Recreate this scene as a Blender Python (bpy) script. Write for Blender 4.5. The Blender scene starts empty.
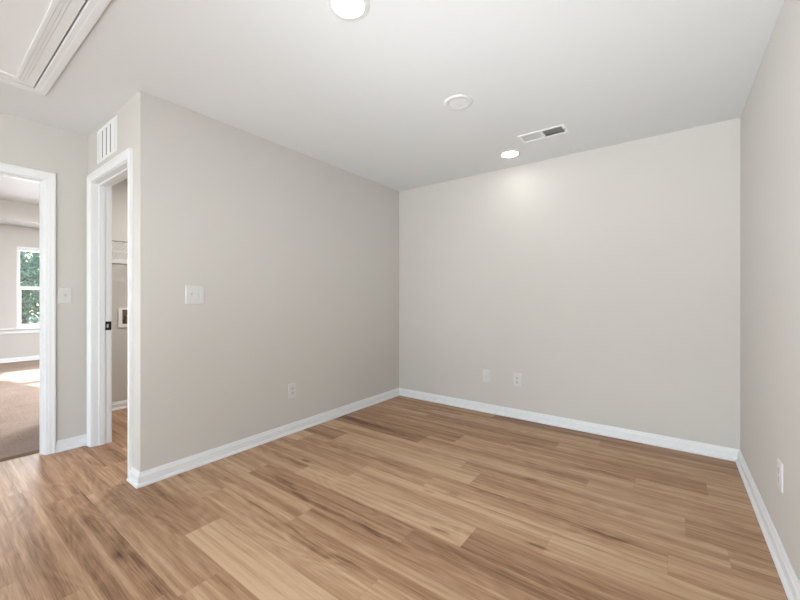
import bpy, bmesh, math, random
import numpy as np
from mathutils import Vector, Matrix
C = bpy.context.scene.collection
R = math.radians

def lin(r, g, b):
    f = lambda c: (c/255/12.92) if c/255 <= .04045 else ((c/255+.055)/1.055)**2.4
    return (f(r), f(g), f(b), 1.0)

# ------------------------------------------------------------------ dimensions
H = 2.44                    # ceiling
W = 3.023                   # main room width (x)
L = 2.669                   # length of the left wall (y from 0 to -L)
D = 1.0886                  # hall wall at x = -D
YF = -8.5                   # front of the house behind the camera
XF = -6.95                  # far bedroom wall
SOFF, TRAY = 2.48, 2.80     # bedroom soffit and tray ceiling

# ------------------------------------------------------------------ camera
cam = bpy.data.cameras.new('camera'); co = bpy.data.objects.new('camera', cam); C.objects.link(co)
co.location = (2.6373, -3.5306, 1.1558)
co.rotation_euler = (R(90), 0, 0.63907)
cam.sensor_width = 36; cam.lens = 366.81/800*36
cam.shift_x = 0.0; cam.shift_y = -(300-298.42)/800
cam.clip_start = .02; cam.clip_end = 300
bpy.context.scene.camera = co

# ------------------------------------------------------------------ world, sun, daylight, fill lamps, exposure
SUN_T = .52                 # tangent of the sun's height
SUN_DY = -.28               # sideways drift per metre into the house
world = bpy.data.worlds.new('sky'); bpy.context.scene.world = world; world.use_nodes = True
wn = world.node_tree.nodes; wl = world.node_tree.links
sky = wn.new('ShaderNodeTexSky'); sky.sky_type = 'NISHITA'; sky.sun_disc = False
sky.sun_elevation = math.atan(SUN_T); sky.sun_rotation = R(-90)
wn['Background'].inputs['Strength'].default_value = .7
wl.new(sky.outputs[0], wn['Background'].inputs['Color'])

sl = bpy.data.lights.new('sun', 'SUN'); so = bpy.data.objects.new('sun', sl); C.objects.link(so)
sl.energy = 13.0; sl.angle = R(.53); sl.color = (1, .98, .95)
so.rotation_euler = Vector((1, SUN_DY, -SUN_T*math.hypot(1, 0))).to_track_quat('-Z', 'Y').to_euler()
so.location = (-12, 2, 8)

def area(name, loc, rot, sx, sy, watts, col=(1, 1, 1)):
    l = bpy.data.lights.new(name, 'AREA'); l.shape = 'RECTANGLE'; l.size = sx; l.size_y = sy
    l.energy = watts; l.color = col
    o = bpy.data.objects.new(name, l); C.objects.link(o); o.location = loc; o.rotation_euler = rot
    return o
def aim(name, loc, to, sx, sy, w, spread=180, col=(1, 1, 1)):
    o = area(name, loc, (0, 0, 0), sx, sy, w, col)
    o.rotation_euler = (Vector(to)-Vector(loc)).to_track_quat('-Z', 'Y').to_euler(); o.data.spread = R(spread); return o
FILL_TINT = (.90, .965, 1)  # tint shared by the added fill lamps
# fill lamps added outside two unseen side windows, then bedroom window daylight
area('side_fill', (W+.20, -6.2, 1.35), (R(90), 0, R(90)), 2.2, 1.9, 52, FILL_TINT)
aim('hall_side_fill', (-D-.20, -6.5, 1.35), (3.0, -2.3, 1.35), 1.8, 1.6, 66, 180, FILL_TINT)
area('bedroom_daylight', (XF-.35, -1.82, 1.37), (R(90), 0, R(-90)), 1.0, 1.5, 80, (.90, .96, 1))
# soft fill lamps added behind the camera, aimed at the ceiling and the walls
aim('soft_fill_a', (2.44, -4.6, .9), (.9, -.5, 1.9), .8, .8, 11.5, 140, FILL_TINT)
aim('soft_fill_b', (1.22, -4.8, .5), (2.5, -1.7, H), .8, .8, 5, 50, FILL_TINT)
aim('soft_fill_c', (1.81, -4.8, .25), (.5, -.5, H), .8, .8, 3.6, 50, FILL_TINT)
aim('soft_fill_d', (2.45, -7.6, .4), (0, -.3, 1.2), .8, .8, 10, 100, FILL_TINT)
aim('soft_fill_e', (-.8, -4.6, 1.2), (3.0, -1.5, .9), .8, .8, 5.2, 58, FILL_TINT)
aim('soft_fill_f', (2.27, -4.8, .5), (-.9, -3.0, 2.3), .8, .8, 1.3, 50, FILL_TINT)
# fill lamps added under the other two rooms' ceilings, out of view
area('bedroom_fill_a', (-3.6, -.9, TRAY-.03), (0, 0, 0), 1, 1, 105, (.88, .95, 1))
area('bedroom_fill_b', (-3.0, -5.1, TRAY-.03), (0, 0, 0), 1, 1, 105, (.88, .95, 1))
area('laundry_fill', (-1.1, -1.6, H-.03), (0, 0, 0), .3, .3, 14, (1, .98, .95))

vs = bpy.context.scene.view_settings
vs.view_transform = 'Standard'; vs.look = 'None'; vs.gamma = 1; vs.use_curve_mapping = False
vs.exposure = 0.82
LAMP = 20.0                 # glow of the recessed lamps' lenses

# ------------------------------------------------------------------ materials
def mat(name, col, rough=.6, spec=.3, metal=0, noise=0, nscale=40, bump=0, bscale=200):
    m = bpy.data.materials.new(name); m.use_nodes = True
    nt = m.node_tree; b = nt.nodes['Principled BSDF']
    b.inputs['Base Color'].default_value = col; b.inputs['Roughness'].default_value = rough
    b.inputs['Specular IOR Level'].default_value = spec; b.inputs['Metallic'].default_value = metal
    tc = nt.nodes.new('ShaderNodeTexCoord')
    if noise:
        n = nt.nodes.new('ShaderNodeTexNoise'); n.inputs['Scale'].default_value = nscale
        n.inputs['Detail'].default_value = 5
        nt.links.new(tc.outputs['Object'], n.inputs['Vector'])
        mp = nt.nodes.new('ShaderNodeMapRange'); mp.inputs['To Min'].default_value = 1-noise
        mp.inputs['To Max'].default_value = 1+noise
        nt.links.new(n.outputs['Fac'], mp.inputs['Value'])
        mx = nt.nodes.new('ShaderNodeVectorMath'); mx.operation = 'SCALE'
        mx.inputs[0].default_value = col[:3]
        nt.links.new(mp.outputs[0], mx.inputs['Scale']); nt.links.new(mx.outputs[0], b.inputs['Base Color'])
    if bump:
        n2 = nt.nodes.new('ShaderNodeTexNoise'); n2.inputs['Scale'].default_value = bscale
        nt.links.new(tc.outputs['Object'], n2.inputs['Vector'])
        bp = nt.nodes.new('ShaderNodeBump'); bp.inputs['Strength'].default_value = bump
        bp.inputs['Distance'].default_value = .002
        nt.links.new(n2.outputs['Fac'], bp.inputs['Height']); nt.links.new(bp.outputs[0], b.inputs['Normal'])
    return m
M = {}
M['wall'] = mat('greige wall paint', (.60, .575, .545, 1), .75, .2, noise=.012, nscale=3, bump=.06, bscale=260)
M['ceiling'] = mat('flat white ceiling paint', (.735, .742, .75, 1), .9, .1, noise=.008, nscale=3, bump=.05)
M['trim'] = mat('white trim enamel', (.78, .792, .81, 1), .38, .4, noise=.008, nscale=6)
M['plastic'] = mat('white device plastic', (.65, .647, .64, 1), .35, .4, noise=.005)
M['plastic2'] = mat('off white toggle plastic', (.60, .597, .59, 1), .35, .4, noise=.005)
M['slot'] = mat('dark slot', (.05, .05, .05, 1), .6, noise=.1)
M['screw'] = mat('painted screw head', (.55, .55, .54, 1), .35, .5, noise=.02)
M['fixture'] = mat('white fixture plastic', (.70, .70, .70, 1), .45, .3, noise=.005)
M['vent'] = mat('white enamelled sheet metal', (.84, .842, .845, 1), .4, .4, noise=.005)
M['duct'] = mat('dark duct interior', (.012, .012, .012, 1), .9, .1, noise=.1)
M['black'] = mat('matt black metal', (.012, .012, .013, 1), .4, .5, metal=.3, noise=.1)
M['brass'] = mat('brass valve', (.45, .30, .13, 1), .35, .5, metal=1, noise=.1)
M['damper'] = mat('dark grey damper fins', (.30, .30, .30, 1), .7, noise=.05)
M['backing'] = mat('grey shade on grille backing and shelf rail', (.22, .22, .225, 1), .7, noise=.03)
M['boxin'] = mat('brown outlet box interior', (.16, .125, .095, 1), .8, noise=.2, nscale=60)
M['wire'] = mat('white coated wire', (.80, .80, .80, 1), .4, .4, noise=.01)
M['strip'] = mat('brown floor transition strip', lin(112, 88, 68), .5, .3, noise=.15, nscale=30)
M['grass'] = mat('lawn', (.13, .16, .10, 1), .9, .1, noise=.4, nscale=6)
M['roof'] = mat('roof boards', (.25, .24, .23, 1), .8, noise=.1)
M['bark'] = mat('grey bark', (.13, .11, .09, 1), .9, .1, noise=.35, nscale=14, bump=.6, bscale=30)

def carpet_mat():
    m = mat('beige carpet', lin(196, 166, 146), 1, .05)
    nt = m.node_tree; b = nt.nodes['Principled BSDF']
    tc = nt.nodes.new('ShaderNodeTexCoord')
    n1 = nt.nodes.new('ShaderNodeTexNoise'); n1.inputs['Scale'].default_value = 90; n1.inputs['Detail'].default_value = 4
    n2 = nt.nodes.new('ShaderNodeTexNoise'); n2.inputs['Scale'].default_value = 3; n2.inputs['Detail'].default_value = 3
    ad = nt.nodes.new('ShaderNodeMath'); ad.operation = 'MULTIPLY_ADD'; ad.inputs[1].default_value = .5
    rp = nt.nodes.new('ShaderNodeValToRGB')
    rp.color_ramp.elements[0].position = .45; rp.color_ramp.elements[0].color = (.215, .155, .122, 1)
    rp.color_ramp.elements[1].position = 1.0; rp.color_ramp.elements[1].color = (.385, .29, .24, 1)
    for n in (n1, n2): nt.links.new(tc.outputs['Object'], n.inputs['Vector'])
    nt.links.new(n2.outputs['Fac'], ad.inputs[0]); nt.links.new(n1.outputs['Fac'], ad.inputs[2])
    nt.links.new(ad.outputs[0], rp.inputs['Fac']); nt.links.new(rp.outputs['Color'], b.inputs['Base Color'])
    bp = nt.nodes.new('ShaderNodeBump'); bp.inputs['Strength'].default_value = .8; bp.inputs['Distance'].default_value = .006
    nt.links.new(n1.outputs['Fac'], bp.inputs['Height']); nt.links.new(bp.outputs[0], b.inputs['Normal'])
    return m
M['carpet'] = carpet_mat()

def emit_mat(name, col, s):
    m = bpy.data.materials.new(name); m.use_nodes = True; nt = m.node_tree
    b = nt.nodes['Principled BSDF']; b.inputs['Base Color'].default_value = (.8, .8, .8, 1)
    b.inputs['Emission Color'].default_value = col; b.inputs['Emission Strength'].default_value = s
    return m
M['lens'] = emit_mat('glowing lamp lens', (1, .965, .92, 1), LAMP)

def glass_mat():
    m = bpy.data.materials.new('window glass'); m.use_nodes = True; nt = m.node_tree
    nt.nodes.remove(nt.nodes['Principled BSDF'])
    t = nt.nodes.new('ShaderNodeBsdfTransparent'); g = nt.nodes.new('ShaderNodeBsdfGlossy'); g.inputs['Roughness'].default_value = .02
    f = nt.nodes.new('ShaderNodeFresnel'); f.inputs['IOR'].default_value = 1.45
    x = nt.nodes.new('ShaderNodeMixShader')
    nt.links.new(f.outputs[0], x.inputs[0]); nt.links.new(t.outputs[0], x.inputs[1]); nt.links.new(g.outputs[0], x.inputs[2])
    nt.links.new(x.outputs[0], nt.nodes['Material Output'].inputs['Surface'])
    return m
M['glass'] = glass_mat()

def leaf_mat(name, c0, c1):
    m = bpy.data.materials.new(name); m.use_nodes = True; nt = m.node_tree; b = nt.nodes['Principled BSDF']
    tc = nt.nodes.new('ShaderNodeTexCoord'); n = nt.nodes.new('ShaderNodeTexNoise'); n.inputs['Scale'].default_value = 2.2
    r = nt.nodes.new('ShaderNodeValToRGB'); r.color_ramp.elements[0].color = c0; r.color_ramp.elements[1].color = c1
    r.color_ramp.elements[0].position = .35; r.color_ramp.elements[1].position = .65
    nt.links.new(tc.outputs['Object'], n.inputs['Vector']); nt.links.new(n.outputs['Fac'], r.inputs['Fac'])
    nt.links.new(r.outputs['Color'], b.inputs['Base Color'])
    b.inputs['Roughness'].default_value = .6
    t = nt.nodes.new('ShaderNodeBsdfTranslucent'); nt.links.new(r.outputs['Color'], t.inputs['Color'])
    x = nt.nodes.new('ShaderNodeMixShader'); x.inputs[0].default_value = .22
    nt.links.new(b.outputs[0], x.inputs[1]); nt.links.new(t.outputs[0], x.inputs[2])
    nt.links.new(x.outputs[0], nt.nodes['Material Output'].inputs['Surface'])
    return m
M['leaf'] = leaf_mat('green leaves', (.11, .17, .10, 1), (.26, .34, .22, 1))
M['leaf2'] = leaf_mat('blue green leaves', (.12, .18, .16, 1), (.28, .36, .34, 1))

def floor_mat():
    m = bpy.data.materials.new('oak vinyl planks'); m.use_nodes = True; nt = m.node_tree; N = nt.nodes; K = nt.links
    b = N['Principled BSDF']
    def attr(n):
        a = N.new('ShaderNodeAttribute'); a.attribute_name = n; return a.outputs['Fac']
    def math_(op, a, bb=None, c=None):
        x = N.new('ShaderNodeMath'); x.operation = op
        for i, v in enumerate((a, bb, c)):
            if v is None: continue
            if isinstance(v, (int, float)): x.inputs[i].default_value = v
            else: K.new(v, x.inputs[i])
        return x.outputs[0]
    tone, seed, streak, seam = attr('tone'), attr('seed'), attr('streak'), attr('seam')
    tc = N.new('ShaderNodeTexCoord'); sp = N.new('ShaderNodeSeparateXYZ'); K.new(tc.outputs['Object'], sp.inputs[0])
    def coords(sx, sy, k):
        c = N.new('ShaderNodeCombineXYZ')
        K.new(math_('MULTIPLY_ADD', seed, 13.7*k, math_('MULTIPLY', sp.outputs[0], sx)), c.inputs[0])
        K.new(math_('MULTIPLY_ADD', seed, 31.1*k, math_('MULTIPLY', sp.outputs[1], sy)), c.inputs[1])
        K.new(math_('MULTIPLY', seed, 7.3*k), c.inputs[2])
        return c.outputs[0]
    def noise(v, det=3, rough=.55, dist=0):
        n = N.new('ShaderNodeTexNoise'); n.inputs['Scale'].default_value = 1; n.inputs['Detail'].default_value = det
        n.inputs['Roughness'].default_value = rough; n.inputs['Distortion'].default_value = dist
        K.new(v, n.inputs['Vector']); return n.outputs['Fac']
    def centred(v, gain): return math_('MULTIPLY', math_('SUBTRACT', v, .5), gain)
    fine = noise(coords(8, 230, 1), 3, .65)                   # pores
    grain = noise(coords(.9, 42, 1.7), 5, .65, .25)          # long streaky grain
    bands = noise(coords(.35, 17, 2.9), 2, .5, .15)          # wide lengthwise bands
    fig = noise(coords(.8, 5.5, 2.3), 2, .45, .6)            # cathedral figure
    rings = math_('MULTIPLY', math_('SINE', math_('MULTIPLY', fig, 85.0)), .055)
    v = math_('MULTIPLY_ADD', tone, .74, .04)
    v = math_('ADD', v, centred(grain, 1.0))
    v = math_('ADD', v, centred(fine, .62))
    v = math_('ADD', v, centred(bands, .85))
    v = math_('ADD', v, rings)
    brk = math_('MULTIPLY_ADD', noise(coords(4, 130, 4.1), 4, .7, .6), 3.4, -1.05)
    v = math_('ADD', v, math_('MULTIPLY', math_('MULTIPLY', streak, math_('MAXIMUM', brk, .12)), .46))
    rp = N.new('ShaderNodeValToRGB'); e = rp.color_ramp.elements
    e[0].position = 0; e[0].color = lin(208, 177, 144)
    e[1].position = 1; e[1].color = lin(84, 60, 44)
    for p, c in ((.30, lin(186, 151, 120)), (.55, lin(161, 124, 95)), (.78, lin(128, 95, 70))):
        x = e.new(p); x.color = c
    K.new(v, rp.inputs['Fac'])
    mx = N.new('ShaderNodeMix'); mx.data_type = 'RGBA'; mx.inputs['B'].default_value = lin(92, 68, 50)
    K.new(math_('MULTIPLY', seam, .22), mx.inputs['Factor']); K.new(rp.outputs['Color'], mx.inputs['A'])
    K.new(mx.outputs['Result'], b.inputs['Base Color'])
    K.new(math_('MULTIPLY_ADD', fine, .15, .42), b.inputs['Roughness'])
    b.inputs['Specular IOR Level'].default_value = .36
    bp = N.new('ShaderNodeBump'); bp.inputs['Strength'].default_value = .12; bp.inputs['Distance'].default_value = .0008
    K.new(math_('ADD', fine, math_('MULTIPLY', grain, .7)), bp.inputs['Height']); K.new(bp.outputs[0], b.inputs['Normal'])
    return m
M['floor'] = floor_mat()

# ------------------------------------------------------------------ mesh helpers
def link(name, bm, m, parent=None, smooth=False):
    bmesh.ops.recalc_face_normals(bm, faces=bm.faces)
    me = bpy.data.meshes.new(name); bm.to_mesh(me); bm.free()
    me.materials.append(m)
    if smooth:
        me.shade_smooth()
        me.set_sharp_from_angle(angle=R(40))
    o = bpy.data.objects.new(name, me); C.objects.link(o)
    if parent: o.parent = parent
    return o
def box(bm, a, b):
    x0, y0, z0 = a; x1, y1, z1 = b
    v = [bm.verts.new(p) for p in ((x0,y0,z0),(x1,y0,z0),(x1,y1,z0),(x0,y1,z0),(x0,y0,z1),(x1,y0,z1),(x1,y1,z1),(x0,y1,z1))]
    return [bm.faces.new([v[i] for i in f]) for f in ((0,1,2,3),(4,5,6,7),(0,1,5,4),(1,2,6,5),(2,3,7,6),(3,0,4,7))]
def bevel_box(bm, a, b, r, seg=2):
    t = bmesh.new(); box(t, a, b)
    bmesh.ops.bevel(t, geom=list(t.edges), offset=r, segments=seg, affect='EDGES', profile=.5)
    me = bpy.data.meshes.new('t'); t.to_mesh(me); t.free(); bm.from_mesh(me); bpy.data.meshes.remove(me)
def lathe(bm, prof, n=48, axis='z', c=(0,0,0)):
    rings = []
    for r, z in prof:
        ring = []
        for k in range(n if r > 1e-6 else 1):
            a = 2*math.pi*k/n
            p = (r*math.cos(a), r*math.sin(a), z)
            if axis == 'y': p = (p[0], z, p[1])
            ring.append(bm.verts.new((p[0]+c[0], p[1]+c[1], p[2]+c[2])))
        rings.append(ring)
    for A, B in zip(rings, rings[1:]):
        for k in range(n):
            q = [A[k % len(A)], A[(k+1) % len(A)], B[(k+1) % len(B)], B[k % len(B)]]
            u = []
            for x in q:
                if x not in u: u.append(x)
            if len(u) >= 3: bm.faces.new(u)
def tube(bm, a, b, r, n=8, cap=True):
    a, b = Vector(a), Vector(b); d = (b-a).normalized()
    u = d.orthogonal().normalized(); w = d.cross(u)
    A = [bm.verts.new(a+r*(u*math.cos(2*math.pi*k/n)+w*math.sin(2*math.pi*k/n))) for k in range(n)]
    B = [bm.verts.new(b+r*(u*math.cos(2*math.pi*k/n)+w*math.sin(2*math.pi*k/n))) for k in range(n)]
    for k in range(n): bm.faces.new((A[k], A[(k+1)%n], B[(k+1)%n], B[k]))
    if cap: bm.faces.new(A); bm.faces.new(B[::-1])
def grid_solid(bm, us, vs_, w0, w1, holes, axis):
    """slab with rectangular holes; axis = thickness axis; (u, v) are the two others in order"""
    def P(u, v, w): return (w,u,v) if axis == 'x' else (u,w,v) if axis == 'y' else (u,v,w)
    cache = {}
    def V(u, v, w):
        k = (round(u,5), round(v,5), round(w,5))
        if k not in cache: cache[k] = bm.verts.new(P(*k))
        return cache[k]
    us = sorted(set(us) | {h[i] for h in holes for i in (0, 1)}); vs_ = sorted(set(vs_) | {h[i] for h in holes for i in (2, 3)})
    def full(i, j):
        if i < 0 or j < 0 or i >= len(us)-1 or j >= len(vs_)-1: return False
        cu, cv = (us[i]+us[i+1])/2, (vs_[j]+vs_[j+1])/2
        return not any(h[0] < cu < h[1] and h[2] < cv < h[3] for h in holes)
    for i in range(len(us)-1):
        for j in range(len(vs_)-1):
            if not full(i, j): continue
            a, b, c, d = us[i], us[i+1], vs_[j], vs_[j+1]
            for w in (w0, w1): bm.faces.new((V(a,c,w), V(b,c,w), V(b,d,w), V(a,d,w)))
            if not full(i-1, j): bm.faces.new((V(a,c,w0), V(a,d,w0), V(a,d,w1), V(a,c,w1)))
            if not full(i+1, j): bm.faces.new((V(b,c,w0), V(b,d,w0), V(b,d,w1), V(b,c,w1)))
            if not full(i, j-1): bm.faces.new((V(a,c,w0), V(b,c,w0), V(b,c,w1), V(a,c,w1)))
            if not full(i, j+1): bm.faces.new((V(a,d,w0), V(b,d,w0), V(b,d,w1), V(a,d,w1)))
def struct(o, parent=False):
    if not parent: o['kind'] = 'structure'
    return o
def slab(name, m, us, vs_, w0, w1, axis, holes=()):
    bm = bmesh.new(); grid_solid(bm, us, vs_, w0, w1, list(holes), axis)
    return struct(link(name, bm, m))
def thing(name, label, cat, loc=(0,0,0), rz=0, group=None):
    o = bpy.data.objects.new(name, None); C.objects.link(o); o.empty_display_size = .05
    o.location = loc; o.rotation_euler = (0,0,rz); o['label'] = label; o['category'] = cat
    if group: o['group'] = group
    return o
def kids(o): return [c for c in C.objects if c.parent == o]
def dup(root, loc, rz, label=None):
    r = root.copy(); C.objects.link(r); r.location = loc; r.rotation_euler = (0,0,rz)
    if label: r['label'] = label
    for ch in kids(root):
        c = ch.copy(); C.objects.link(c); c.parent = r
        for g in kids(ch):
            d = g.copy(); C.objects.link(d); d.parent = c
    return r

# ------------------------------------------------------------------ floor
ROW = .1815; PL = 1.22
# end-joint position per row, measured on the real floor
JOINT = {0: 1.23, 1: .95, 2: .69, 3: 1.585, 4: 1.226, 5: .99, 6: .25, 7: .40, 8: 1.40, 9: .943, 10: .625, 11: .38, 12: 1.045,
         13: .445, 14: .726, 15: -.12, 16: -.177, 17: .75, 18: .487, 19: 1.3, 20: .2, 21: .95, 22: .55}
# (row, k) -> tone of the plank that starts at JOINT + k*PL (0 cream ... 1 brown); others are drawn at random
TONE = {(0,-1): .55, (0,0): .85, (0,1): .70, (1,-1): .45, (1,0): .40, (1,1): .50, (2,-1): .38, (2,0): .55, (2,1): .30, (3,-1): .50, (3,0): .62,
        (3,1): .45, (3,2): .42, (4,-1): .72, (4,0): .38, (4,1): .34, (5,-1): .80, (5,0): .42, (5,1): .33, (6,0): .36, (6,1): .40, (6,2): .42, (7,-1): .62,
        (7,0): .16, (7,1): .34, (7,2): .5, (8,-1): .40, (8,0): .28, (8,1): .30, (9,-1): .45, (9,0): .26, (9,1): .30, (10,-1): .30, (10,0): .20, (10,1): .62,
        (11,-1): .30, (11,0): .58, (11,1): .62, (12,-1): .28, (12,0): .52, (12,1): .45, (13,-1): .34, (13,0): .46, (13,1): .34, (14,-1): .58, (14,0): .10,
        (14,1): .3, (15,-1): .5, (15,0): .52, (15,1): .45, (16,-1): .55, (16,0): .58, (16,1): .45, (17,-1): .55, (17,0): .55, (18,-1): .58, (18,0): .50}
# dark mineral streaks and knots: (x0, x1, y at x0, y at x1, half width, strength)
MARKS = [(.60, .98, -2.335, -2.386, .020, .8), (.92, 1.66, -2.388, -2.388, .034, 1.0), (1.30, 1.62, -2.392, -2.385, .030, 1.1), (.55, 1.02, -2.10, -2.170, .018, .9),
         (1.0, 1.30, -2.165, -2.15, .014, .7), (1.25, 1.60, -2.150, -2.142, .015, 1.0), (.02, .45, -2.35, -2.30, .020, .7), (.50, .59, -1.83, -1.836, .017, 1.2),
         (.10, 1.28, -1.56, -1.50, .035, .8), (.9, 1.35, -1.48, -1.47, .018, .8), (1.66, 1.76, -1.952, -1.946, .010, 1.4), (1.43, 1.50, -1.66, -1.66, .012, 1.3), (1.56, 1.63, -1.614, -1.611, .012, 1.3),
         (1.40, 2.1, -1.42, -1.49, .020, .8), (1.9, 2.60, -1.49, -1.495, .026, .75), (2.26, 2.50, -1.497, -1.485, .024, 1.2), (1.2, 2.25, -.91, -.925, .022, .8), (2.05, 2.45, -.765, -.785, .020, 1.0),
         (1.35, 1.93, -.62, -.53, .030, .7), (.25, .98, -.345, -.22, .020, .9), (1.87, 1.95, -1.146, -1.143, .014, 1.3), (2.08, 2.18, -1.780, -1.772, .010, 1.4),
         (.10, .52, -2.95, -2.92, .026, .8), (.35, 1.10, -2.925, -2.915, .034, 1.0), (.55, .80, -2.93, -2.925, .030, 1.1), (-.30, .08, -2.92, -2.912, .030, .8),
         (.2, .75, -2.79, -2.67, .030, .5), (.0, .5, -2.62, -2.60, .02, .6), (2.86, 3.03, -1.03, -1.05, .018, .9), (2.80, 3.02, -1.14, -1.16, .012, .8), (-.75, -.1, -3.13, -3.14, .02, .5),
         (.33, 1.0, -.36, -.41, .02, .6), (1.0, 1.9, -.66, -.70, .018, .6), (-1.0, -.4, -2.75, -2.76, .03, .6)]
def build_floor():
    rnd = random.Random(11); ng = np.random.default_rng(5)
    verts, faces, tone, seed, streak, seam = [], [], [], [], [], []
    nrow = int(-YF/ROW)+1
    for r in range(nrow):
        ya, yb = -ROW*r, -ROW*(r+1)
        xl = -2.0 if ya > -L+.02 else -1.19
        if ya > -L+.02 and yb < -L: xl = -2.0
        j = JOINT.get(r, rnd.uniform(0, PL))
        k0 = math.floor((xl-j)/PL)
        x = j+k0*PL; k = k0
        while x < W+.01:
            a, b = max(x, xl), min(x+PL, W+.02)
            t = TONE.get((r, k), min(1, max(0, rnd.gauss(.42, .20)))); s = rnd.uniform(0, 9)
            fine = r < 24
            nx = max(2, int((b-a)/(.02 if fine else .4))+1); ny = 25 if fine else 3
            xs = np.linspace(a, b, nx); ys = np.linspace(ya, max(yb, YF-.05), ny)
            if fine:                                  # narrow darker seam cells along the plank edge
                xs = np.r_[a, a+.0022, xs[1:-1], b-.0022, b] if b-a > .06 else xs
                ys = np.r_[ya, ya-.0016, ys[1:-1], yb+.0016, yb]
            X, Y = np.meshgrid(xs, ys, indexing='ij')
            st = np.zeros_like(X)
            # one soft mineral streak in about a third of the planks
            if rnd.random() < .22:
                cy = rnd.uniform(.2, .8)*ROW; x0 = rnd.uniform(0, .7)*PL+x; ln = rnd.uniform(.25, .7)
                wob = .012*np.sin((X-x0)*rnd.uniform(5, 9)+rnd.uniform(0, 6))
                u = (X-x0-ln/2)/(ln/2)
                st += rnd.uniform(.3, .7)*np.exp(-((Y-ya+cy-wob)/(.010+.008*np.cos(X*11)))**2)*np.exp(-u**4)
            for (x0, x1, y0, y1, hw, sg) in MARKS:
                my = y0+(y1-y0)*np.clip((X-x0)/(x1-x0), 0, 1)
                if yb < (y0+y1)/2 < ya and x0 < b and x1 > a:
                    u = (X-(x0+x1)/2)/((x1-x0)/2)
                    wob = hw*.45*np.sin(X*14+y0*40)+hw*.25*np.sin(X*37+y0*90)+hw*.12*np.sin(X*83+y0*70)
                    st = np.maximum(st, sg*np.exp(-((Y-my-wob)/hw)**2)*np.exp(-u**4))
            sm = np.zeros_like(X)
            if fine:
                sm[:, 0] = 1; sm[:, -1] = 1
                if a == x: sm[0, :] = 1
                if b == x+PL: sm[-1, :] = 1
            base = len(verts); n2 = len(ys)
            for i in range(len(xs)):
                for q in range(n2):
                    verts.append((xs[i], ys[q], 0))
            for i in range(len(xs)-1):
                for q in range(n2-1):
                    o = base+i*n2+q; faces.append((o, o+1, o+n2+1, o+n2))
            tone += [t]*X.size; seed += [s]*X.size; streak += list(st.ravel()); seam += list(sm.ravel())
            x += PL; k += 1
    # sub-floor slab closing the shell below
    me = bpy.data.meshes.new('floor'); me.from_pydata(verts, [], faces); me.update()
    for n, d in (('tone', tone), ('seed', seed), ('streak', streak), ('seam', seam)):
        at = me.attributes.new(n, 'FLOAT', 'POINT'); at.data.foreach_set('value', np.array(d, dtype=np.float32))
    me.materials.append(M['floor'])
    for p in me.polygons[:1]:
        if p.normal.z < 0: me.flip_normals()
    o = bpy.data.objects.new('floor', me); C.objects.link(o); o['kind'] = 'structure'
    return o
TONE.update({})
build_floor()
slab('floor_subfloor', M['roof'], [XF-.15, W+.12], [YF-.12, .42], -.12, -.012, 'z')
slab('floor_bedroom', M['carpet'], [XF, -1.215], [-6.0, -L-.0], -.01, .006, 'z')
slab('floor_bedroom_side', M['carpet'], [XF, -2.12], [-L, .3], -.01, .006, 'z')
bm = bmesh.new()
t = [(-1.222, .0), (-1.222, .010), (-1.212, .012), (-1.196, .006), (-1.180, .004), (-1.178, 0)]
A = [bm.verts.new((x, -3.745, z)) for x, z in t]; B = [bm.verts.new((x, -2.929, z)) for x, z in t]
for i in range(len(t)-1): bm.faces.new((A[i], A[i+1], B[i+1], B[i]))
bm.faces.new(A); bm.faces.new(B)
struct(link('trim_threshold', bm, M['strip']))

# ------------------------------------------------------------------ walls and ceilings
T = .117
LD0, LD1, LDZ = -.985, -.196, 2.052      # laundry doorway: clear opening (jamb faces)
HD1, HD0, HDZ = -2.928, -3.74, 2.026     # hall doorway: clear opening in y
JT = .019
slab('wall_left', M['wall'], [-(L-T), 0], [0, H], -T, 0, 'x')
slab('wall_laundry', M['wall'], [-2.12, 0], [0, H], -L, -(L-T), 'y', [(LD0-JT, LD1+JT, -1, LDZ+JT)])
slab('wall_back', M['wall'], [-T, W+.12], [0, H], 0, .12, 'y')
slab('wall_right', M['wall'], [YF, 0], [0, H], W, W+.12, 'x', [(-7.3, -5.1, .4, 2.3)])
slab('wall_hall', M['wall'], [YF, -L], [0, SOFF], -D-.115, -D, 'x', [(HD0-JT, HD1+JT, -1, HDZ+JT), (-7.4, -5.6, .5, 2.2)])
slab('wall_front', M['wall'], [-D, W+.12], [0, H], YF-.12, YF, 'y', [(-.2, 1.3, .4, 2.3), (1.8, 2.9, .4, 2.3)])
slab('wall_laundry_side', M['wall'], [-(L-T), .42], [0, SOFF], -2.12, -2.0, 'x')
slab('wall_laundry_rear', M['wall'], [-2.0, -T], [0, H], -.6, -.48, 'y')
WY0, WY1, WZ0, WZ1 = -2.335, -1.30, .60, 2.105
slab('wall_bedroom_far', M['wall'], [-6.12, .42], [0, SOFF], XF-.15, XF, 'x', [(WY0, WY1, WZ0, WZ1)])
slab('wall_bedroom_side', M['wall'], [XF, -2.12], [0, SOFF], .3, .42, 'y')
slab('wall_bedroom_front', M['wall'], [XF, -D-.115], [0, SOFF], -6.12, -6.0, 'y')
HX0, HX1, HY1, HY0 = -.475, .915, -3.062, -3.64          # attic opening
slab('ceiling', M['ceiling'], [-2.12, W+.12], [YF-.12, .12], H, H+.04, 'z', [(HX0, HX1, HY0, HY1), (1.66, 1.99, -.635, -.495)])
TX0, TX1, TY0, TY1 = -6.30, -2.9, -5.3, -.35
slab('ceiling_bedroom', M['ceiling'], [XF-.15, -2.12], [-6.12, .42], SOFF, SOFF+.004, 'z', [(TX0, TX1, TY0, TY1)])
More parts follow.
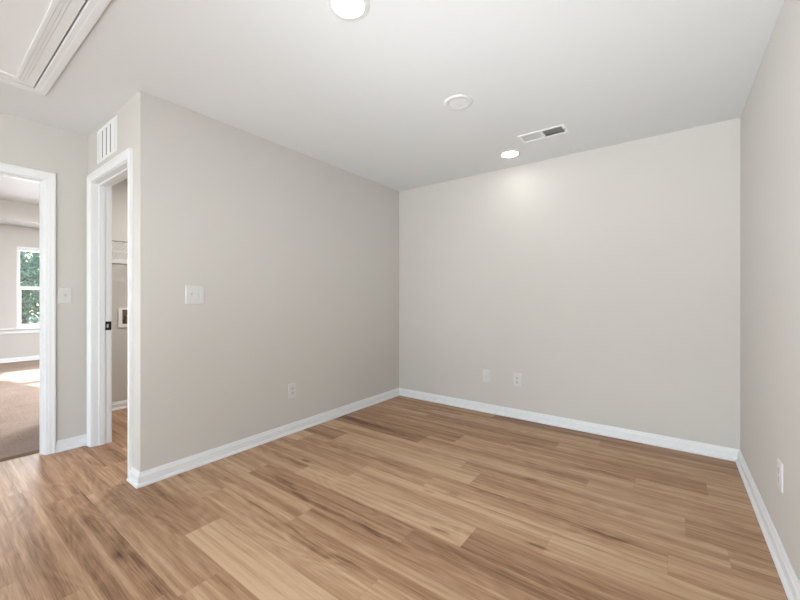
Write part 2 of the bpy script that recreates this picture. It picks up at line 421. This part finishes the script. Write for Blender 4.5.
slab('ceiling_tray', M['ceiling'], [TX0-.1, TX1+.1], [TY0-.1, TY1+.1], TRAY, TRAY+.04, 'z')
slab('wall_tray', M['wall'], [TX0-.1, TX1+.1], [TY0-.1, TY1+.1], SOFF+.004, TRAY, 'z', [(TX0, TX1, TY0, TY1)])
slab('roof_slab', M['roof'], [XF-.15, W+.12], [YF-.12, .42], 3.0, 3.1, 'z')
slab('wall_attic', M['roof'], [XF-.15, W+.12], [YF-.12, .42], SOFF+.01, 3.0, 'z', [(XF-.05, W+.05, YF-.05, .35)])

# ------------------------------------------------------------------ skirting
BASE = [(0,0),(.0285,0),(.0285,.003),(.031,.004),(.031,.007),(.0285,.013),(.024,.0175),(.017,.020),(.0165,.021),(.0165,.055),(.0155,.060),(.0115,.064),(.0095,.070),(.0085,.077),(.004,.0827),(0,.0827)]
def skirting(segs, pts, profile=BASE):
    """run along pts with the room on the right; segs = names, one per segment (None joins to previous)"""
    P = [Vector(p) for p in pts]; n = len(P)
    nor = []
    for a, b in zip(P, P[1:]):
        d = (b-a).normalized(); nor.append(Vector((d.y, -d.x)))
    mit = []
    for i in range(n):
        if i == 0: m = nor[0]
        elif i == n-1: m = nor[-1]
        else: m = (nor[i-1]+nor[i])/(1+nor[i-1].dot(nor[i]))
        mit.append(m)
    rows = [[(P[i].x+mit[i].x*d, P[i].y+mit[i].y*d, z) for d, z in profile] for i in range(n)]
    i = 0
    while i < n-1:
        name = segs[i]; bm = bmesh.new(); j = i
        while True:
            A = [bm.verts.new(p) for p in rows[j]]; B = [bm.verts.new(p) for p in rows[j+1]]
            for k in range(len(A)): bm.faces.new((A[k], A[(k+1)%len(A)], B[(k+1)%len(A)], B[k]))
            if j == i: bm.faces.new(A)
            if j+1 == n-1 or segs[j+1] is not None: bm.faces.new(B)
            j += 1
            if j >= n-1 or segs[j] is not None: break
        bmesh.ops.remove_doubles(bm, verts=bm.verts, dist=1e-5)
        struct(link(name, bm, M['trim'])); i = j
skirting(['baseboard_left', None, 'baseboard_back', 'baseboard_right'],
         [(-.1395, -L), (0, -L), (0, 0), (W, 0), (W, YF)])
skirting(['baseboard_hall', 'baseboard_corner'], [(-D, -2.861), (-D, -L), (-1.052, -L)])
skirting(['baseboard_laundry', 'baseboard_laundry_rear'], [(-2.0, -(L-T)), (-2.0, -.6), (-T, -.6)])
skirting(['baseboard_hall_front'], [(-D, YF), (-D, -3.808)])
skirting(['baseboard_bedroom_far', 'baseboard_bedroom_side'], [(XF, -6.0), (XF, .3), (-2.12, .3)])

# ------------------------------------------------------------------ door casings and jambs
def casing(name, plane, s0, s1, zt, width, sign, parent):
    """plane: 'x' or 'y' with wall coordinate; sign: side on which the casing stands proud"""
    ax, w = plane
    prof = [(0,0),(0,.008),(.003,.0105),(width*.32,.0125),(width*.36,.0145),(width*.70,.0165),(width*.76,.020),(width-.004,.020),(width,.017),(width,0)]
    def P(s, z, t): return (w+sign*t, s, z) if ax == 'x' else (s, w+sign*t, z)
    bm = bmesh.new(); rings = []
    for q in range(4):
        ring = []
        for o, t in prof:
            s = (s0-o, s0-o, s1+o, s1+o)[q]; z = (.0, zt+o, zt+o, .0)[q]
            ring.append(bm.verts.new(P(s, z, t)))
        rings.append(ring)
    for A, B in zip(rings, rings[1:]):
        for k in range(len(A)): bm.faces.new((A[k], A[(k+1)%len(A)], B[(k+1)%len(A)], B[k]))
    bm.faces.new(rings[0]); bm.faces.new(rings[-1])
    return link(name, bm, M['trim'], parent)
def empty_structure(name):
    o = bpy.data.objects.new(name, None); C.objects.link(o); o['kind'] = 'structure'; return o
# laundry doorway
d1 = empty_structure('door_1')
casing('casing', ('y', -L), LD0-.006, LD1+.006, LDZ+.006, .058, -1, d1)
bm = bmesh.new()
box(bm, (LD0-JT, -L-.0005, 0), (LD0, -(L-T)+.0005, LDZ+JT)); box(bm, (LD1, -L-.0005, 0), (LD1+JT, -(L-T)+.0005, LDZ+JT)); box(bm, (LD0, -L-.0005, LDZ), (LD1, -(L-T)+.0005, LDZ+JT))
link('jamb', bm, M['trim'], d1)
bm = bmesh.new(); y0, y1 = -2.628, -2.592
box(bm, (LD0, y0, 0), (LD0+.011, y1, LDZ)); box(bm, (LD1-.011, y0, 0), (LD1, y1, LDZ)); box(bm, (LD0+.011, y0, LDZ-.011), (LD1-.011, y1, LDZ))
link('door_stop', bm, M['trim'], d1)
casing('casing', ('y', -(L-T)), LD0-.006, LD1+.006, LDZ+.006, .058, 1, d1)
# black strike plate on the jamb
bm = bmesh.new()
grid_solid(bm, [-2.586, -2.551], [.902, .972], LD0-.0005, LD0+.0022, [(-2.578, -2.566, .924, .950)], 'x')
tube(bm, (LD0+.001, -2.551, .905), (LD0+.001, -2.551, .969), .0042, 10)
sp = link('strike_plate', bm, M['black'], d1); sp['label'] = 'matt black strike plate'
bm = bmesh.new(); box(bm, (LD0-.0004, -2.5775, .925), (LD0+.0012, -2.5665, .949))
so_ = link('latch_hole', bm, M['screw'], sp)
for z in (.911, .963):
    bm = bmesh.new(); lathe(bm, [(0, .0008), (.0035, .0005), (.0038, 0)], 12)
    bmesh.ops.rotate(bm, verts=bm.verts, matrix=Matrix.Rotation(R(90), 3, 'Y'))
    bmesh.ops.translate(bm, verts=bm.verts, vec=(LD0+.0022, -2.572, z)); link('screw', bm, M['black'], sp)
# hall doorway to the carpeted bedroom
d2 = empty_structure('door_2')
casing('casing', ('x', -D), HD0-.006, HD1+.006, HDZ+.006, .060, 1, d2)
bm = bmesh.new(); xa, xb = -D-.1155, -D+.0005
box(bm, (xa, HD0-JT, 0), (xb, HD0, HDZ+JT)); box(bm, (xa, HD1, 0), (xb, HD1+JT, HDZ+JT)); box(bm, (xa, HD0, HDZ), (xb, HD1, HDZ+JT))
link('jamb', bm, M['trim'], d2)
bm = bmesh.new(); x0, x1 = -1.150, -1.115
box(bm, (x0, HD0, 0), (x1, HD0+.011, HDZ)); box(bm, (x0, HD1-.011, 0), (x1, HD1, HDZ)); box(bm, (x0, HD0+.011, HDZ-.011), (x1, HD1-.011, HDZ))
link('door_stop', bm, M['trim'], d2)
casing('casing', ('x', -D-.115), HD0-.006, HD1+.006, HDZ+.006, .060, -1, d2)

# ------------------------------------------------------------------ bedroom window
def window(name, axis, w0, w1, s0, s1, z0, z1, split=True):
    """w0 outer, w1 inner wall face"""
    root = empty_structure(name)
    def P(bm, s, t, a, b, c, d):
        lo, hi = min(s, t), max(s, t)
        if axis == 'x': box(bm, (lo, a, c), (hi, b, d))
        else: box(bm, (a, lo, c), (b, hi, d))
    wd = w1-w0; sg = 1 if wd > 0 else -1
    bm = bmesh.new(); fa, fb = w1-sg*.085, w1+sg*.004; fw = .030
    P(bm, fa, fb, s0, s0+fw, z0, z1); P(bm, fa, fb, s1-fw, s1, z0, z1); P(bm, fa, fb, s0+fw, s1-fw, z1-fw, z1); P(bm, fa, fb, s0+fw, s1-fw, z0, z0+fw)
    link('window_frame', bm, M['trim'], root)
    zm = (z0+z1)/2
    for (a, b, off) in ((zm-.03, z1-fw, .060), (z0+fw, zm+.030, .030)):
        bm = bmesh.new(); sw = .022 if off > .05 else .036; p0, p1 = w1-sg*off, w1-sg*(off-.026); e0, e1 = s0+fw, s1-fw
        P(bm, p0, p1, e0, e0+sw, a, b); P(bm, p0, p1, e1-sw, e1, a, b); P(bm, p0, p1, e0+sw, e1-sw, b-.045, b); P(bm, p0, p1, e0+sw, e1-sw, a, a+.05)
        s = link('sash', bm, M['trim'], root)
        bm = bmesh.new(); pm = (p0+p1)/2
        P(bm, pm-.002, pm+.002, e0+sw-.004, e1-sw+.004, a+.036, b-.036); link('pane', bm, M['glass'], s)
    return root
window('window_1', 'x', XF-.15, XF, WY0, WY1, WZ0, WZ1)
window('window_2', 'y', YF-.12, YF, -.2, 1.3, .4, 2.3)
window('window_3', 'y', YF-.12, YF, 1.8, 2.9, .4, 2.3)
window('window_4', 'x', W+.12, W, -7.3, -5.1, .4, 2.3)  # unseen window added as the opening for the right side fill
window('window_5', 'x', -D-.115, -D, -7.4, -5.6, .5, 2.2)  # unseen window added to let in the hall side fill
bm = bmesh.new(); bevel_box(bm, (XF-.001, -3.4, .585), (XF+.045, -.6, .612), .006); box(bm, (XF-.001, -3.38, .515), (XF+.018, -.62, .585))
struct(link('trim_sill_ledge', bm, M['trim']))

# ------------------------------------------------------------------ wall devices (local: face towards -y, x right, z up)
def plate_mesh(w, h, t=.0062):
    bm = bmesh.new()
    prof = [(0, 0), (0, .002), (.0018, .0042), (.005, t), ]
    rings = []
    for ins, d in prof:
        x, z = w/2-ins, h/2-ins; r = .004; ring = []
        for cx, cz, a0 in ((x-r, z-r, 0), (-x+r, z-r, 90), (-x+r, -z+r, 180), (x-r, -z+r, 270)):
            for k in range(5):
                a = R(a0+k*22.5); ring.append(bm.verts.new((cx+r*math.cos(a), -d, cz+r*math.sin(a))))
        rings.append(ring)
    for A, B in zip(rings, rings[1:]):
        for k in range(len(A)): bm.faces.new((A[k], A[(k+1)%len(A)], B[(k+1)%len(A)], B[k]))
    bm.faces.new(rings[-1]); bm.faces.new(rings[0][::-1])
    return bm
def screw(parent, x, z, y=-.0062):
    bm = bmesh.new(); lathe(bm, [(0, -.0012), (.0026, -.0010), (.0034, 0)], 14, 'y', (x, y, z))
    box(bm, (x-.0026, y-.0014, z-.0003), (x+.0026, y-.0010, z+.0003))
    link('screw', bm, M['screw'], parent)
def switch(label, loc, rz, toggles, w, group):
    t = thing('light_switch', label, 'light switch', loc, rz, group)
    link('wall_plate', plate_mesh(w, .127), M['plastic'], t)
    for x, up in toggles:
        bm = bmesh.new(); bevel_box(bm, (x-.0055, -.0072, -.0125), (x+.0055, -.0055, .0125), .0008, 1); link('collar', bm, M['plastic2'], t)
        bm = bmesh.new(); bevel_box(bm, (-.0042, -.0130, -.0042), (.0042, 0, .0042), .001, 2)
        bmesh.ops.rotate(bm, verts=bm.verts, matrix=Matrix.Rotation(R(-28 if up else 28), 3, 'X'))
        bmesh.ops.translate(bm, verts=bm.verts, vec=(x, -.006, .003 if up else -.003))
        link('toggle', bm, M['plastic2'], t)
        for z in (.030, -.030): screw(t, x, z)
    return t
switch('white double toggle switch plate on the left wall right of the narrow laundry doorway', (0, -2.3475, 1.1825), R(90), [(-.023, True), (.023, False)], .122, None)
switch('white single toggle switch plate on the hall wall beside the bedroom doorway casing', (-D, -2.8085, 1.178), R(90), [(.002, True)], .083, None)

def outlet(label, loc, rz):
    t = thing('wall_outlet', label, 'outlet', loc, rz, 'duplex power outlets')
    link('wall_plate', plate_mesh(.079, .127), M['plastic'], t)
    for z in (.0195, -.0195):
        bm = bmesh.new(); n = 24; ring = []
        for d, k in ((.005, 1), (.0078, 1), (.0083, .94)):
            rr = []
            for q in range(n):
                a = 2*math.pi*q/n; x = .0172*math.cos(a); zz = max(-.0135, min(.0135, .0172*math.sin(a)))
                rr.append(bm.verts.new((x*k, -d, z+zz*k)))
            ring.append(rr)
        for A, B in zip(ring, ring[1:]):
            for q in range(n): bm.faces.new((A[q], A[(q+1)%n], B[(q+1)%n], B[q]))
        bm.faces.new(ring[-1]); bm.faces.new(ring[0])
        rc = link('receptacle', bm, M['plastic2'], t)
        bm = bmesh.new(); box(bm, (-.0078, -.0087, z-.001), (-.0052, -.0080, z+.008)); box(bm, (.0052, -.0087, z), (.0078, -.0080, z+.007))
        lathe(bm, [(0, -.0087), (.0029, -.0087), (.0029, -.0080)], 12, 'y', (0, 0, z-.0075))
        link('slots', bm, M['slot'], rc)
    screw(t, 0, 0)
    return t
outlet('white duplex outlet low on the left wall', (0, -1.545, .360), R(90))
outlet('white duplex outlet low on the back wall, the right one of two plates', (1.431, 0, .366), 0)
outlet('white duplex outlet low on the right wall', (W, -1.219, .371), R(-90))
t = thing('cable_jack', 'white cable jack plate with one central socket low on the back wall', 'cable jack', (1.113, 0, .365), 0)
link('wall_plate', plate_mesh(.079, .127), M['plastic'], t)
bm = bmesh.new(); lathe(bm, [(0, -.0145), (.0032, -.0145), (.0046, -.0140), (.0046, -.0085), (.0075, -.0083), (.0075, -.0055)], 12, 'y'); link('socket', bm, M['screw'], t)
bm = bmesh.new(); lathe(bm, [(0, -.0151), (.0022, -.0149), (.0022, -.0140)], 10, 'y'); link('socket_hole', bm, M['slot'], t)
screw(t, 0, .042); screw(t, 0, -.042)

# ------------------------------------------------------------------ ceiling fixtures
def downlight(label, x, y):
    t = thing('recessed_light', label, 'ceiling light', (x, y, H), 0, 'lit recessed ceiling lights')
    bm = bmesh.new(); lathe(bm, [(.094, 0), (.094, -.002), (.091, -.0035), (.075, -.0045), (.069, -.0045), (.069, 0)], 64)
    link('trim_ring', bm, M['fixture'], t, True)
    bm = bmesh.new(); lathe(bm, [(.0685, -.0040), (.068, -.0050), (.04, -.0054), (0, -.0055)], 48)
    l = link('lens', bm, M['lens'], t, True); l['label'] = 'glowing white lens'
downlight('lit round recessed ceiling light nearest the viewer, cut by the top of the view', 1.498, -2.378)
downlight('lit round recessed ceiling light close to the back wall, beside the air vent', 1.476, -.332)
t = thing('ceiling_cover', 'white unlit round cover plate on the ceiling between the two lit lights', 'ceiling cover', (1.510, -1.374, H), 0)
bm = bmesh.new(); lathe(bm, [(.093, 0), (.093, -.003), (.090, -.0065), (.082, -.0088), (.074, -.0088), (.064, -.0070), (.058, -.0045), (.056, 0)], 64)
link('rim', bm, M['fixture'], t, True)
bm = bmesh.new(); lathe(bm, [(.060, -.0042), (.045, -.0050), (0, -.0053)], 48); link('centre_disc', bm, M['ceiling'], t, True)

# supply air register (length along x)
t = thing('air_vent', 'white rectangular ceiling air vent with two louver banks near the back wall', 'air vent', (1.825, -.565, H))
bm = bmesh.new()
hx, hy = .172, .081
for (a, b, c, d) in ((-hx, hx, -hy, -.060), (-hx, hx, .060, hy), (-hx, -.150, -.060, .060), (.150, hx, -.060, .060)):
    box(bm, (a, c, -.004), (b, d, .001))
bmesh.ops.remove_doubles(bm, verts=bm.verts, dist=1e-5)
link('frame', bm, M['vent'], t)
bm = bmesh.new(); box(bm, (-.013, -.060, -.005), (.007, .060, .003)); link('divider', bm, M['vent'], t)
for x0, x1, ang, lab in ((-.150, -.013, -42, 'left louver bank with light slats'), (.007, .150, 50, 'right louver bank with dark gaps')):
    bm = bmesh.new(); n = 11
    for k in range(n):
        x = x0+(k+.5)*(x1-x0)/n; tb = bmesh.new(); box(tb, (-.0066, -.060, -.0004), (.0066, .060, .0004))
        bmesh.ops.rotate(tb, verts=tb.verts, matrix=Matrix.Rotation(R(ang), 3, 'Y'))
        bmesh.ops.translate(tb, verts=tb.verts, vec=(x, 0, .0035))
        me = bpy.data.meshes.new('t'); tb.to_mesh(me); tb.free(); bm.from_mesh(me); bpy.data.meshes.remove(me)
    b = link('louver_bank', bm, M['vent'], t); b['label'] = lab
bm = bmesh.new()
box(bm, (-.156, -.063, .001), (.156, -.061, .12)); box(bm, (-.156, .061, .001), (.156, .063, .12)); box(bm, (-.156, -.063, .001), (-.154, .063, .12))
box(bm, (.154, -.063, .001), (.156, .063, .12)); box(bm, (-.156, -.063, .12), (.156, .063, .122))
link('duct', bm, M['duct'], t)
bm = bmesh.new()
for k in range(7):
    y = -.048+k*.016; box(bm, (-.148, y-.0015, .012), (.148, y+.0015, .026))
link('damper', bm, M['damper'], t)
bm = bmesh.new(); bevel_box(bm, (.157, -.012, -.016), (.161, -.004, -.003), .001, 1); link('damper_lever', bm, M['slot'], t)

# wall grille above the laundry doorway
t = thing('return_grille', 'white wall grille with upright blades above the narrow laundry doorway', 'vent grille', (-.630, -L, 2.289))
gw, gh = .214, .122
bm = bmesh.new(); grid_solid(bm, [-gw, gw], [-gh, gh], -.0045, 0, [(-gw+.030, gw-.044, -gh+.022, gh-.022)], 'y')
bmesh.ops.bevel(bm, geom=[e for e in bm.edges if all(v.co.y < -.003 for v in e.verts)], offset=.002, segments=1, affect='EDGES')
link('frame', bm, M['vent'], t)
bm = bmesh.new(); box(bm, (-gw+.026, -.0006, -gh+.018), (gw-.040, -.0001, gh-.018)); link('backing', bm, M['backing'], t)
nb = 4; x0 = -gw+.030; w_ = (2*gw-.074)/nb
for k in range(nb):
    bm = bmesh.new(); bevel_box(bm, (x0+k*w_+.012, -.0030, -gh+.022), (x0+(k+1)*w_-.012, -.0006, gh-.022), .001, 1)
    link('blade', bm, M['vent'], t)

# attic hatch: mitred casing, framed panel
t = thing('attic_hatch', 'white attic access hatch with moulded panel in the ceiling by the hall', 'attic hatch', ((HX0+HX1)/2, (HY0+HY1)/2, H))
ax, ay = (HX1-HX0)/2, (HY1-HY0)/2     # half sizes of the opening
def rect_sweep(bm, hx, hy, prof, closed=True):
    """profile (o outward, z) swept round a rectangle"""
    rings = []
    for sx, sy in ((1,1),(-1,1),(-1,-1),(1,-1)):
        rings.append([bm.verts.new((sx*(hx+o), sy*(hy+o), z)) for o, z in prof])
    for q in range(4):
        A, B = rings[q], rings[(q+1)%4]
        for k in range(len(prof) if closed else len(prof)-1): bm.faces.new((A[k], A[(k+1)%len(A)], B[(k+1)%len(A)], B[k]))
bm = bmesh.new(); rect_sweep(bm, ax, ay, [(-.004, .02), (-.004, -.010), (.001, -.0115), (.020, -.0118), (.024, -.0128), (.045, -.0132), (.052, -.0125), (.055, -.009), (.055, 0), (0, 0)])
link('casing', bm, M['trim'], t)
px, py = ax-.011, ay-.011
bm = bmesh.new(); box(bm, (-px, -py, -.010), (px, py, .012)); pn = link('panel', bm, M['trim'], t)
bm = bmesh.new(); rect_sweep(bm, px-.085, py-.085, [(0, -.010), (0, -.0165), (.006, -.0175), (.016, -.0170), (.020, -.0150), (.032, -.0140), (.036, -.0125), (.046, -.0120), (.048, -.010)], False)
link('moulding', bm, M['trim'], pn)

# ------------------------------------------------------------------ laundry room
t = thing('washer_outlet_box', 'white framed recessed washer outlet box with valves on the laundry wall', 'outlet box', (-2.0, -2.085, .955), R(90))
bm = bmesh.new(); grid_solid(bm, [-.130, .130], [-.102, .102], -.012, 0, [(-.096, .096, -.066, .082)], 'y'); link('frame', bm, M['vent'], t)
bm = bmesh.new(); box(bm, (-.098, -.003, -.068), (.098, -.001, .084)); link('recess', bm, M['boxin'], t)
for x in (-.06, .0):
    bm = bmesh.new(); tube(bm, (x, -.018, -.050), (x, -.018, .030), .010, 12); tube(bm, (x, -.018, 0), (x, -.034, 0), .007, 10); v = link('valve', bm, M['brass'], t)
    bm = bmesh.new(); tube(bm, (x-.02, -.036, 0), (x+.02, -.036, 0), .004, 8); link('valve_handle', bm, M['slot'], v)

t = thing('wire_shelf', 'white wire shelf high on the laundry wall', 'shelf', (-2.0, -1.60, 1.56), R(90))
# local: x along the wall (world +y), -y out from the wall (world +x)
DZ, DP, LN = .14, .36, .93
bm = bmesh.new()
for k in range(int(2*LN/.024)+1):
    x = -LN+k*.024; tube(bm, (x, -.006, 0), (x, -DP, DZ), .0022, 6, False)
for f in (.02, .5, 1):
    tube(bm, (-LN, -.006-(DP-.006)*f, DZ*f-.004), (LN, -.006-(DP-.006)*f, DZ*f-.004), .0034, 8)
link('wire_deck', bm, M['wire'], t)
bm = bmesh.new(); tube(bm, (-LN, -DP, DZ+.004), (LN, -DP, DZ+.004), .006, 8); link('front_rail', bm, M['backing'], t)  # dark grey paints in a shadow line along the white shelf's edge
bm = bmesh.new(); bevel_box(bm, (-LN, -.014, -.040), (LN, 0, .004), .002, 1); link('wall_cleat', bm, M['wire'], t)

# ------------------------------------------------------------------ outdoors
slab('ground', M['grass'], [-45, 12], [-30, 25], -.55, -.35, 'z')
bm = bmesh.new()
pts = [(XF-.15, -6.1), (-9.7, -6.1), (-9.7, -1.35), (-9.5, -1.31), (-8.73, -1.16), (XF-.15, -.84)]
lo = [bm.verts.new((x, y, 2.5)) for x, y in pts]; hi = [bm.verts.new((x, y, 2.62)) for x, y in pts]
bm.faces.new(lo); bm.faces.new(hi)
for i in range(len(pts)): bm.faces.new((lo[i], lo[(i+1)%len(pts)], hi[(i+1)%len(pts)], hi[i]))
struct(link('roof_sun_cut', bm, M['roof']))  # unseen slab added outdoors, edge slanted to cut the sun patch
def make_tree(seed, height, leaf, n):
    rr = random.Random(seed)
    t = thing('tree', 'leafy tree outside the bedroom window', 'tree', (0,0,-.35), 0, 'trees outside the bedroom window')
    bm = bmesh.new(); p = Vector((0,0,-.1)); r = .075; tips = []
    for k in range(6):
        q = p+Vector((rr.uniform(-.12,.12), rr.uniform(-.12,.12), height/6.6)); tube(bm, p, q, r, 8); p = q; r *= .84
        if k >= 1:
            for _ in range(3):
                a = rr.uniform(0, 6.28); ln = rr.uniform(.6, 1.25)*(1.1-k*.1)
                e = p+Vector((math.cos(a)*ln, math.sin(a)*ln, rr.uniform(.15,.6))); tube(bm, p, e, r*.38, 6); tips += [e, (p+e)/2]
    tips += [p]*2
    link('trunk', bm, M['bark'], t)
    bm = bmesh.new()
    for k in range(n):
        c = rr.choice(tips)+Vector((rr.gauss(0,.36), rr.gauss(0,.36), rr.gauss(0,.30)))
        s = rr.uniform(.035, .075); u = Vector((rr.gauss(0,1), rr.gauss(0,1), rr.gauss(0,1))).normalized(); w = u.orthogonal().normalized()
        vs4 = [bm.verts.new(c+u*s), bm.verts.new(c+w*s*.55), bm.verts.new(c-u*s), bm.verts.new(c-w*s*.55)]
        bm.faces.new(vs4)
    link('foliage', bm, M[leaf], t)
    return t
ta = make_tree(3, 5.6, 'leaf', 2600); tb_ = make_tree(8, 5.0, 'leaf2', 2400); tc_ = make_tree(15, 3.0, 'leaf', 2200)
ra = random.Random(4); first = [True]*3
spots = [(-15.2,-1.15,0),(-16.5,-.35,1),(-14.2,.4,2),(-14.4,-2.0,2),(-17.8,-1.6,1),(-18.5,.9,0),(-15.8,1.9,1),(-17,-3.4,0),(-19.5,-.4,1),(-14.9,-.4,2),(-20,2.4,0),(-16,3.6,0),(-20.5,-3,1),(-18.2,-.9,2)]
for x, y, k in spots:
    src = (ta, tb_, tc_)[k]
    if first[k]: src.location = (x, y, -.35); first[k] = False
    else: dup(src, (x, y, -.35), ra.uniform(0, 6.28))

def make_shrub(seed, n):
    rr = random.Random(seed)
    t = thing('shrub', 'dense shrub at the edge of the wood outside the bedroom window', 'shrub', (0,0,-.35), 0, 'shrubs at the edge of the wood')
    bm = bmesh.new()
    for k in range(7):
        a = rr.uniform(0, 6.28); tube(bm, (0, 0, -.05), (math.cos(a)*rr.uniform(.2,.8), math.sin(a)*rr.uniform(.2,.8), rr.uniform(1.2,2.8)), .022, 6)
    link('stems', bm, M['bark'], t)
    bm = bmesh.new()
    for k in range(n):
        a, z = rr.uniform(0, 6.28), rr.uniform(.05, 3.4); r = 1.15*math.sqrt(rr.random())*(1-.08*z*z)
        c = Vector((r*math.cos(a), r*math.sin(a), z)); s = rr.uniform(.05, .10)
        u = Vector((rr.gauss(0,1), rr.gauss(0,1), rr.gauss(0,1))).normalized(); w = u.orthogonal().normalized()
        bm.faces.new([bm.verts.new(c+u*s), bm.verts.new(c+w*s*.6), bm.verts.new(c-u*s), bm.verts.new(c-w*s*.6)])
    link('foliage', bm, M['leaf2'], t)
    return t
sh = make_shrub(21, 2600)
for i in range(9):
    loc = (-22.5+.6*((i*7) % 3), -5.5+1.75*i, -.35)
    if i == 0: sh.location = loc
    else: dup(sh, loc, ra.uniform(0, 6.28))
